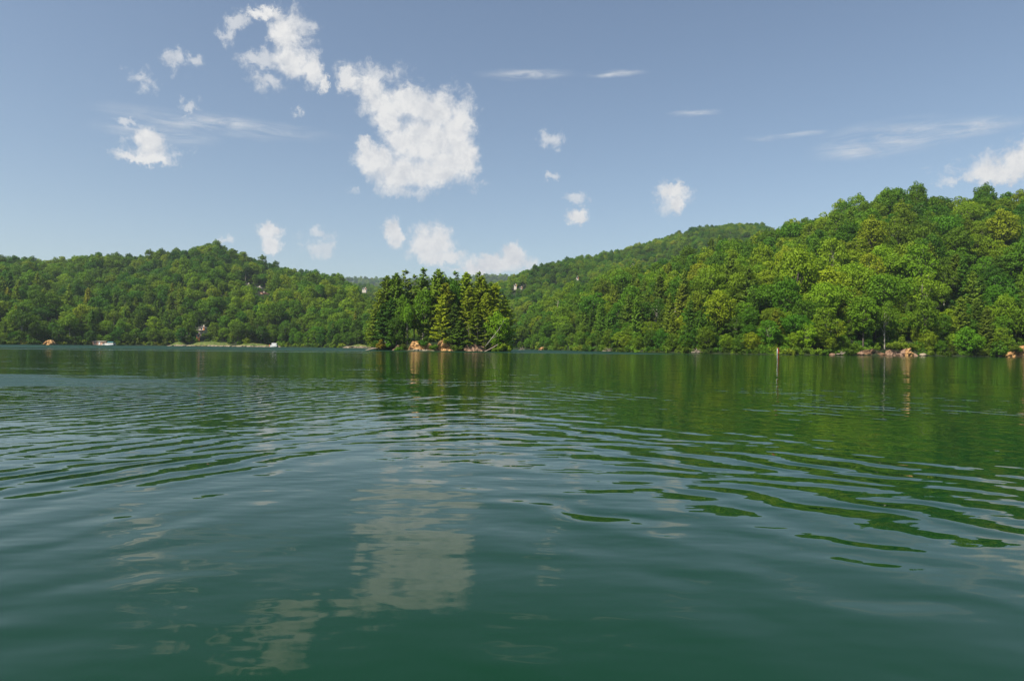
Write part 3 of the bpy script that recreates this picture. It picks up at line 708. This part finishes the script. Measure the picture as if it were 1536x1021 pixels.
for k, px, yt, Yd, wf, tn, la in IS: islet_tree(k, px, yt, Yd, wf, tn, la)
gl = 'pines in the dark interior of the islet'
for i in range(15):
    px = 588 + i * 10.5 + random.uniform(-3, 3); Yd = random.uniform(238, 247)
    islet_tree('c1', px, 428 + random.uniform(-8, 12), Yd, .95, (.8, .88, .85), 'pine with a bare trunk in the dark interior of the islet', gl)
BT = [
 ('b3', 636, 425, 231, .75, (1.2, 1.3, .9), 'bright green broadleaf tree under the tallest pine of the islet'),
 ('b1', 668, 411, 236, .62, (1.35, 1.45, .9), 'bright green broadleaf top right of the olive pine mid islet'),
 ('b1', 679, 420, 233, .6, (1.2, 1.3, .9), 'green broadleaf tree right of the bright broadleaf top mid islet'),
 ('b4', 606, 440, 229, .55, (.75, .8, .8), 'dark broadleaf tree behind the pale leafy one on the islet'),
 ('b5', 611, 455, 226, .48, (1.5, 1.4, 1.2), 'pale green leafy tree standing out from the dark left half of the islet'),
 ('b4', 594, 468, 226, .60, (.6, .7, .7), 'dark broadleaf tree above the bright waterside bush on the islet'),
 ('b4', 747, 466, 223.5, .85, (1.15, 1.35, .8), 'bright green broadleaf at the right end of the islet behind the leaning trunk'),
 ('b3', 757, 478, 228, .8, (1.7, 1.5, .8), 'yellow-green broadleaf at the far right end of the islet'),
 ('b4', 724, 488, 225, .5, (1.5, 1.35, 1.2), 'small pale green tree left of the leaning trunk on the islet'),
]
for k, px, yt, Yd, wf, tn, la in BT: islet_tree(k, px, yt, Yd, wf, tn, la)
# slim pale trunks standing free on the right part of the islet
for i, (px, top, bot) in enumerate(((703, 486, 517), (716, 478, 519), (726, 492, 523))):
    t = empty('bare_tree', (wx(px, 221.5 + i * .7), 221.5 + i * .7, max(0.2, wz(px, bot, 222))))
    h_ = (bot - top) / F * 222
    mb = MB(); mb.tube([(0, 0, -1), (.05, 0, h_ * .5), (.25 * (i - 1), 0, h_)], [.10, .07, .03], 6); mb.build('trunk', M['bark'], t, True)
    mb = MB()
    for q in range(3): mb.tube([(0, 0, h_ * (.5 + q * .13)), ((-1) ** q * .7, 0, h_ * (.62 + q * .13))], [.04, .015], 5)
    mb.build('branch', M['pale_bark'], t, True)
    tag(t, ('slim pale trunk standing above the left side of the pink clay', 'slim pale trunk standing in the middle of the pink clay bank', 'pale upright trunk at the water left of the leaning trunks')[i], 'tree')
# leaning and fallen trunks
def log(name, pts, rad, mat, label, cat='fallen trunk', br=()):
    o = MB(); o.tube(pts, rad, 8)
    for a, b_, r_ in br: o.tube([a, b_], [r_, r_ * .4], 5)
    r = o.build(name, mat, smooth=True); tag(r, label, cat); return r
P3 = lambda px, py, Y: (wx(px, Y), Y, wz(px, py, Y))
log('leaning_trunk', [P3(728, 520, 221), P3(737, 508, 220.6), P3(748, 494, 220), P3(756, 480, 220)], [.15, .13, .09, .04], M['pale_bark'], 'long pale trunk leaning up to the right over the islet shore', br=[(P3(737, 508, 220.6), P3(746, 503, 219.8), .1)])
log('fallen_trunk', [P3(727, 527.5, 219.5), P3(738, 522, 219.2), P3(747, 516.5, 219)], [.17, .16, .13], M['driftwood'], 'short bleached trunk sloping into the water at the right end of the islet')
log('fallen_trunk', [P3(548, 525.5, 223), P3(560, 522.6, 224), P3(575, 522, 225)], [.14, .2, .24], M['driftwood'], 'bleached log lying low over the water at the left end of islet', br=[(P3(568, 522, 224), P3(569, 526, 223.6), .07)])
log('fallen_trunk', [P3(574, 508, 226), P3(584, 521, 223)], [.08, .13], M['bark'], 'thin brown trunk leaning down from the rust-coloured shrub')
# shrubs of the islet and banks
def bush(key, px, py, Y, sc, tint, label, group=None, z=None):
    x = wx(px, Y); plant(key, 'shrub', (x, Y, wz(px, py, Y) if z is None else z), sc, 1.0, tint=tint, label=label, cat='shrub', group=group)
bush('s2', 572, 522, 224, .85, (1.9, .85, .8), 'rust-coloured leafy shrub at the left end of the islet')
bush('s0', 583, 520, 222.5, .55, (1.3, 1.5, .8), 'small bright green bush over the water, right of rust-coloured shrub')
bush('s1', 598, 526, 221, .75, (1.3, 1.25, .9), 'low yellow-green bush at the waterline left of the orange clay')
bush('s0', 605, 524, 223, .8, (.9, .75, .9), 'dull brown-green bush above the yellow-green waterline bush')
bush('s1', 651, 523, 221.3, .7, (1.1, 1.05, .8), 'yellow-green bush between the two orange clay faces')
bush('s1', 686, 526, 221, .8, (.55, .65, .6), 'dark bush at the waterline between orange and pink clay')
bush('s0', 757, 526, 222, 1.15, (1.45, 1.25, .7), 'yellow-green waterside bush at the right tip of the islet')
bush('s2', 763, 526, 225, 1.0, (1.3, 1.2, .8), 'yellow-green shrub rising at the right tip behind waterside bush')
bush('s1', 745, 527, 221, .7, (1.2, 1.15, .8), 'low bush beside the short bleached trunk on the islet')
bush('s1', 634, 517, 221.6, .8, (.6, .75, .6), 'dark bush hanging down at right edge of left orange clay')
bush('s1', 672, 514, 222.6, .8, (.7, .75, .6), 'green bush draped over the top of the middle orange clay')
bush('s1', 703, 518, 222, .6, (1.0, 1.0, .7), 'small olive bush on the left lip of the pink clay')
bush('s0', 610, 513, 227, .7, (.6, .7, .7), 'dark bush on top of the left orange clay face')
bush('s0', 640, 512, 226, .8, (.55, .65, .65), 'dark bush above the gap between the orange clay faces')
bush('s1', 1340, 521, 228, 1.0, (1.1, 1.0, 1.0), 'olive bush growing over the pink clay bank on right shore')
bush('s2', 1352, 524, 230, 1.3, (1.25, 1.1, .8), 'tall yellow-green bush behind the pink clay bank on right shore')
bush('s2', 1500, 533, 229, 1.5, (1.0, 1.2, .8), 'large bright bush hanging to the water left of the rightmost clay face')
bush('s1', 1524, 526, 231, 1.0, (1.1, 1.0, .9), 'olive bush beside the rightmost orange clay face')
bush('s0', 1512, 520, 233, 1.2, (1.2, 1.05, .9), 'bush above the rightmost orange clay face')
# waterline shrubs along both shores
def fringe(hill, px0, px1, step, where):
    px = px0
    while px < px1:
        ys, _, _ = hill.par(np.array([px])); y = float(ys[0]) + random.uniform(-.8, 1.5)
        k = random.choice(['s0', 's1', 's2']); c = random.uniform(.5, 1.15)
        if not (1284 < px < 1382 or px > 1512 or 62 < px < 82 or 134 < px < 176 or 262 < px < 400 or 404 < px < 420 or 520 < px < 552):
            plant(k, 'shrub', (wx(px, y), y, -.2), random.uniform(.9, 1.6), 1.0, tint=(c * random.uniform(.9, 1.2), c, c * .9),
                  label='leafy shrub overhanging the water %s' % where, cat='shrub', group='shrubs overhanging the water ' + where)
        px += step * random.uniform(.6, 1.4)
fringe(hillD, 800, 905, 8, 'between the islet and the right root tangle')
fringe(hillD, 905, 1164, 11, 'on the right shore, left of the red and white post')
fringe(hillD, 1168, 1284, 12, 'on the right shore, between the post and the clay bank')
fringe(hillD, 1384, 1510, 13, 'on the right shore, right of the pink clay bank')
fringe(hillA, 0, 134, 8, 'on the left shore, left of the boathouse')
fringe(hillA, 176, 262, 9, 'on the left shore, right of the boathouse')
fringe(hillA, 420, 550, 8, 'on the left shore, right of the white boat')

# root tangles of driftwood
def root_tangle(px, py, Y, size, label, seed):
    rr = random.Random(seed); c = Vector(P3(px, py, Y)); mb = MB()
    mb.tube([c + Vector((-size, .6, .05)), c, c + Vector((size * .5, -.2, .15))], [.12, .18, .2], 7)
    for k in range(16):
        a = rr.uniform(0, math.pi); l = size * rr.uniform(.5, 1.25)
        e = c + Vector((math.cos(a) * l, rr.uniform(-.6, .6), abs(math.sin(a)) * l * .75)); m_ = (c + e) / 2 + Vector((rr.uniform(-.2, .2), 0, rr.uniform(-.1, .25)))
        mb.tube([c + Vector((rr.uniform(-.4, .4), 0, 0)), m_, e], [.09, .06, .02], 5)
    tag(mb.build('root_tangle', M['driftwood'], smooth=True), label, 'driftwood')
root_tangle(1046, 528.5, 233, 1.9, 'bleached fan-shaped root tangle at the waterline of the right shore', 3)
root_tangle(912, 526.5, 294, 2.2, 'low bleached root tangle at the shore nearer to the islet', 5)
root_tangle(1262, 531, 216, 1.3, 'small grey driftwood pile left of the brown clay bank', 8)
root_tangle(784, 524.6, 410, 2.4, 'low pale driftwood at the water near the yellow clay patch', 9)
# dead snags on the right slope
for i, (px, top, bot, Yd) in enumerate(((1276, 434, 450, 300), (1342, 440, 470, 285), (1006, 418, 432, 380), (835, 450, 462, 450), (1135, 372, 384, 420))):
    z0, z1 = wz(px, bot, Yd), wz(px, top, Yd); h_ = z1 - z0; x = wx(px, Yd)
    t = empty('dead_tree', (x, Yd, z0 - 4)); mb = MB(); mb.tube([(0, 0, 0), (.2, 0, 4), (.8, 0, 4 + h_)], [.28, .22, .08], 7); mb.build('trunk', M['driftwood'], t, True)
    mb = MB()
    for q in range(4): mb.tube([(.3 + q * .1, 0, 4 + h_ * (.25 + q * .17)), (.3 + q * .1 + (-1) ** q * h_ * .25, 0, 4 + h_ * (.45 + q * .17))], [.08, .03], 5)
    mb.build('branch', M['driftwood'], t, True)
    tag(t, ('short white dead snag on the right slope above the brown clay bank', 'tall grey dead trunk on the right slope above pink clay bank', 'grey dead tree leaning on the right hill above the conifers',
            'pale dead tree low on the slope beyond the channel', 'thin dead tree near the crest left of the right hilltop')[i], 'dead tree')
# boulders
def boulder(px, py, Y, r, mat, label, seed):
    import bmesh
    bm = bmesh.new(); bmesh.ops.create_icosphere(bm, subdivisions=3, radius=1)
    for v in bm.verts:
        c = v.co; d = 1 + .35 * float(fbm(c.x * 1.3 + seed, c.y * 1.3 + c.z * 1.7 + seed, 3)); v.co = Vector((c.x * r * 1.3 * d, c.y * r * d, c.z * r * .7 * d))
    me = bpy.data.meshes.new('boulder'); bm.to_mesh(me); bm.free(); me.materials.append(mat)
    o = bpy.data.objects.new('boulder', me); COL.objects.link(o); o.location = P3(px, py, Y); tag(o, label, 'rock')
boulder(1186, 530, 217, 1.0, M['sand'], 'pale tan boulder just right of the red and white post', 2)
boulder(1249, 532, 216, .8, M['pink_clay'], 'small pinkish rock left of the grey driftwood pile', 4)
boulder(1291, 530.5, 224, .9, M['pink_clay'], 'pinkish rock at the left foot of the brown clay bank', 6)
boulder(1385, 532.3, 229, .9, M['sand'], 'tan rock at the right end of the pink clay bank', 7)

# ------------------------------------------------------------------ marker post
Yp = 208.0; t = empty('marker_post', (wx(1166, Yp), Yp, 0)); zt = wz(1166, 522, Yp)
mb = MB(); mb.tube([(0, 0, -1.5), (0.0, 0, .9), (.05, 0, zt)], [.10, .10, .09], 10); mb.build('post', M['metal'], t, True)
mb = MB(); mb.box((.36, .12, zt * .60), (.36, .10, zt * .86)); mb.build('board', M['red'], t)
mb = MB(); mb.tube([(0.05, 0, zt), (.05, 0, zt + .12)], [.24, .1], 10); mb.build('cap', M['red'], t, True)
tag(t, 'white post with a dark red board standing in water off the right shore', 'marker post')

# ------------------------------------------------------------------ boathouse, boats
Yb = 383.0
def shed(name, px0, px1, ytop, Y, depth, wall, roofm, label, cat, roof_h=.35, floor=.35):
    x0, x1 = wx(px0, Y), wx(px1, Y); zt = wz((px0 + px1) / 2, ytop, Y); t = empty(name, ((x0 + x1) / 2, Y, 0)); w = x1 - x0; h_ = zt - floor
    MB().box((0, depth / 2, floor / 2 - .05), (w + .8, depth + .8, floor)).build('deck', M['deck'], t)
    mb = MB(); mb.box((0, depth / 2, floor + h_ / 2), (w, depth, h_))
    for k in range(int(w / .6)): mb.box((-w / 2 + .3 + k * .6, -.02, floor + h_ / 2), (.05, .05, h_ * .98))
    mb.build('wall', wall, t)
    mb = MB(); mb.box((0, depth / 2, zt + roof_h / 2), (w + .7, depth + .7, roof_h), taper=.25); mb.build('roof', roofm, t)
    d = MB().box((w * .22, -.07, floor + h_ * .42), (.9, .06, h_ * .84)).build('door', M['white'], t); MB().box((w * .22 + .32, -.12, floor + h_ * .42), (.06, .05, .12)).build('handle', M['metal'], d)
    fr = MB().box((-w * .2, -.07, floor + h_ * .6), (1.1, .06, h_ * .42)).build('window', M['white'], t); MB().box((-w * .2, -.11, floor + h_ * .6), (.9, .03, h_ * .32)).build('pane', M['glass'], fr)
    tag(t, label, cat); return t
shed('boathouse', 138, 153.5, 511.8, Yb, 4.0, M['salmon'], M['cream'], 'salmon-coloured floating boathouse with flat pale roof on left shore', 'boathouse', roof_h=.18)
t = empty('floating_dock', (wx(157, Yb), Yb, 0)); MB().box((0, 1, .45), (2.9, 2.6, .3)).build('deck', M['white'], t)
for sx in (-1, 0, 1): MB().tube([(sx, -.2, .15), (sx, 2.2, .15)], .25, 8).build('float', M['white'], t, True)
MB().box((-.2, .9, .95), (1.7, .5, .7)).build('storage_box', M['cream'], t)
tag(t, 'low cream floating dock joined to the right of the salmon boathouse', 'dock')
def pontoon_boat(px, Y, L_, canopy, canopy_h, label, side, closed=False):
    t = empty('pontoon_boat', (wx(px, Y), Y, 0))
    for sy in (-.9, .9): MB().tube([(-L_ / 2 - .5, sy, .35), (-L_ / 2, sy, .2), (L_ / 2, sy, .2)], [.08, .32, .32], 10).build('pontoon', M['metal'], t, True)
    MB().box((0, 0, .55), (L_, 2.4, .12)).build('deck', M['deck'], t)
    mb = MB()
    for sy in (-1.17, 1.17): mb.box((0, sy, .95), (L_ * .96, .06, .66))
    for sx in (-L_ * .48, L_ * .48): mb.box((sx, 0, .95), (.06, 2.28, .66))
    mb.build('side_panel', side, t)
    for sx in (-.25, .25): MB().box((sx * L_, .5, .85), (.9, .9, .5)).build('seat', M['cream'], t)
    for sx in (-.3, .36):
        for sy in (-1.1, 1.1): MB().tube([(sx * L_, sy, .6), (sx * L_, sy, canopy_h)], .035, 6).build('pole', M['metal'], t, True)
    mb = MB(); n = 7
    for k in range(n):
        a0, a1 = k / n, (k + 1) / n; z0, z1 = canopy_h + .35 * math.sin(a0 * math.pi), canopy_h + .35 * math.sin(a1 * math.pi); y0, y1 = -1.3 + 2.6 * a0, -1.3 + 2.6 * a1
        xa, xb = -.36 * L_, .44 * L_
        mb.poly([(xa, y0, z0), (xb, y0, z0), (xb, y1, z1), (xa, y1, z1)]); mb.poly([(xa, y0, z0 - .06), (xa, y1, z1 - .06), (xb, y1, z1 - .06), (xb, y0, z0 - .06)])
        mb.poly([(xa, y0, z0), (xa, y1, z1), (xa, y1, z1 - .06), (xa, y0, z0 - .06)]); mb.poly([(xb, y0, z0 - .06), (xb, y1, z1 - .06), (xb, y1, z1), (xb, y0, z0)])
    mb.build('canopy', canopy, t)
    if closed: MB().box((.05 * L_, 0, 1.35 + .2), (L_ * .55, 2.2, canopy_h - 1.0)).build('enclosure', M['white'], t)
    MB().box((L_ / 2 + .15, 0, .6), (.3, .4, .7)).build('outboard_motor', M['glass'], t)
    tag(t, label, 'boat'); return t
pontoon_boat(166.5, 378, 4.0, M['teal'], 1.75, 'small white boat with dark teal canopy moored right of the boathouse', M['white'])
pontoon_boat(411.5, 404, 3.8, M['white'], 1.9, 'white enclosed boat moored at the left shore beside the grassy bank', M['white'], True)
MB_ = MB().tube([(wx(404.5, 405), 405, -1), (wx(404.5, 405), 405, 1.5)], .18, 8); tag(MB_.build('mooring_post', M['rust'], smooth=True), 'short rust-orange mooring post just left of the white boat', 'post')

# ------------------------------------------------------------------ houses in the woods
def house(px, py, Y, w, h_, d, wall, roofm, label, rz=0.0, gable=True, deck=None, win=2):
    """px,py: foot of the wall centre as seen; gable roof"""
    z = wz(px, py, Y); t = empty('house', (wx(px, Y), Y, z), rz)
    mb = MB(); mb.box((0, 0, h_ / 2 - 2), (w, d, h_ + 4))
    mb.poly([(-w/2, -d/2, h_), (w/2, -d/2, h_), (0, -d/2, h_ + w * .28)]); mb.poly([(w/2, d/2, h_), (-w/2, d/2, h_), (0, d/2, h_ + w * .28)]); mb.build('wall', wall, t)
    mb = MB(); e = .5; zr = h_ + w * .28 + .12; s_ = .56
    for sx in (-1, 1):
        xo = sx * (w / 2 + e); zo = h_ - e * s_ + .1
        a = [(0, -d/2 - e, zr), (xo, -d/2 - e, zo), (xo, d/2 + e, zo), (0, d/2 + e, zr)]
        if sx > 0: a = a
        else: a = a[::-1]
        mb.poly(a); mb.poly([(p[0], p[1], p[2] - .2) for p in a[::-1]])
        for q in range(4):
            p1, p2 = a[q], a[(q + 1) % 4]; mb.poly([p1, (p1[0], p1[1], p1[2] - .2), (p2[0], p2[1], p2[2] - .2), p2])
    rf = mb.build('roof', roofm, t); MB().box((w * .2, 0, zr), (.7, .7, 1.3)).build('chimney', M['cream'], rf)
    for k in range(win):
        x = (k - (win - 1) / 2) * w / (win + .2)
        fr = MB().box((x, -d / 2 - .04, h_ * .52), (1.3, .08, 1.5)).build('window', M['white'], t); MB().box((x, -d / 2 - .09, h_ * .52), (1.05, .04, 1.25)).build('pane', M['glass'], fr)
    MB().box((w * .42, -d / 2 - .04, 1.05), (.95, .08, 2.1)).build('door', M['rust'], t)
    if deck: MB().box((0, -d / 2 - 1.2, -.15), (w * 1.15, 2.4, .25)).build('deck', deck, t)
    tag(t, label, 'house'); return t
house(304, 495.0, 437, 3.6, 1.5, 4, M['cream'], M['grey_roof'], 'grey-roofed cabin half hidden in dark trees above the long grassy bank', deck=M['deck'], win=1)
house(297, 505.2, 424, 1.8, 1.2, 2.5, M['rust'], M['grey_roof'], 'small orange shed among trees just below the grey-roofed cabin', rz=.5, win=1)
house(370, 431.5, 636, 5.5, 2.4, 5, M['cream'], M['cream'], 'pale-roofed house high on the left hill, leftmost of the three there', rz=.2)
house(387.5, 434.3, 632, 3.6, 1.8, 4, M['white'], M['cream'], 'tiny white-roofed house on left hill above the red-roofed one', win=1)
house(394, 444.5, 596, 4.6, 2.4, 7, M['salmon'], M['brown_roof'], 'salmon gabled house with dark red roof on the left hill', rz=-.35)
house(947, 401.5, 615, 3.2, 2.2, 5, M['white'], M['cream'], 'bright white house on the ridge slope beyond the channel', rz=.1)
house(865, 418.5, 790, 2.2, 2.2, 5, M['cream'], M['brown_roof'], 'pinkish house with dark roof on the back slope, left of the white house', win=1)
house(772, 429.5, 790, 3.0, 1.5, 5, M['cream'], M['cream'], 'pale house on the back slope, upper one of the two above the islet end', win=1)
house(780.5, 433, 785, 2.8, 1.4, 5, M['cream'], M['cream'], 'pale house on the back slope, lower one of the two above the islet end', win=1)
house(546, 434.5, 880, 5, 1.2, 6, M['cream'], M['cream'], 'pale low house on the hazy slope left of the islet')

# ------------------------------------------------------------------ haze
hm, nt = new_mat("haze_air")
pv = N(nt, "ShaderNodeVolumePrincipled"); pv.inputs['Color'].default_value = (0.74, 0.84, 0.97, 1); pv.inputs['Density'].default_value = 0.00010; pv.inputs['Anisotropy'].default_value = 0.3
o_ = N(nt, "ShaderNodeOutputMaterial"); L(nt, pv.outputs[0], o_.inputs['Volume'])
MBx = MB().box((0, 1750, 240), (4400, 4700, 494)); ho = MBx.build('haze', hm); tag(ho, 'thin blue summer haze over the lake', 'haze', kind='stuff')
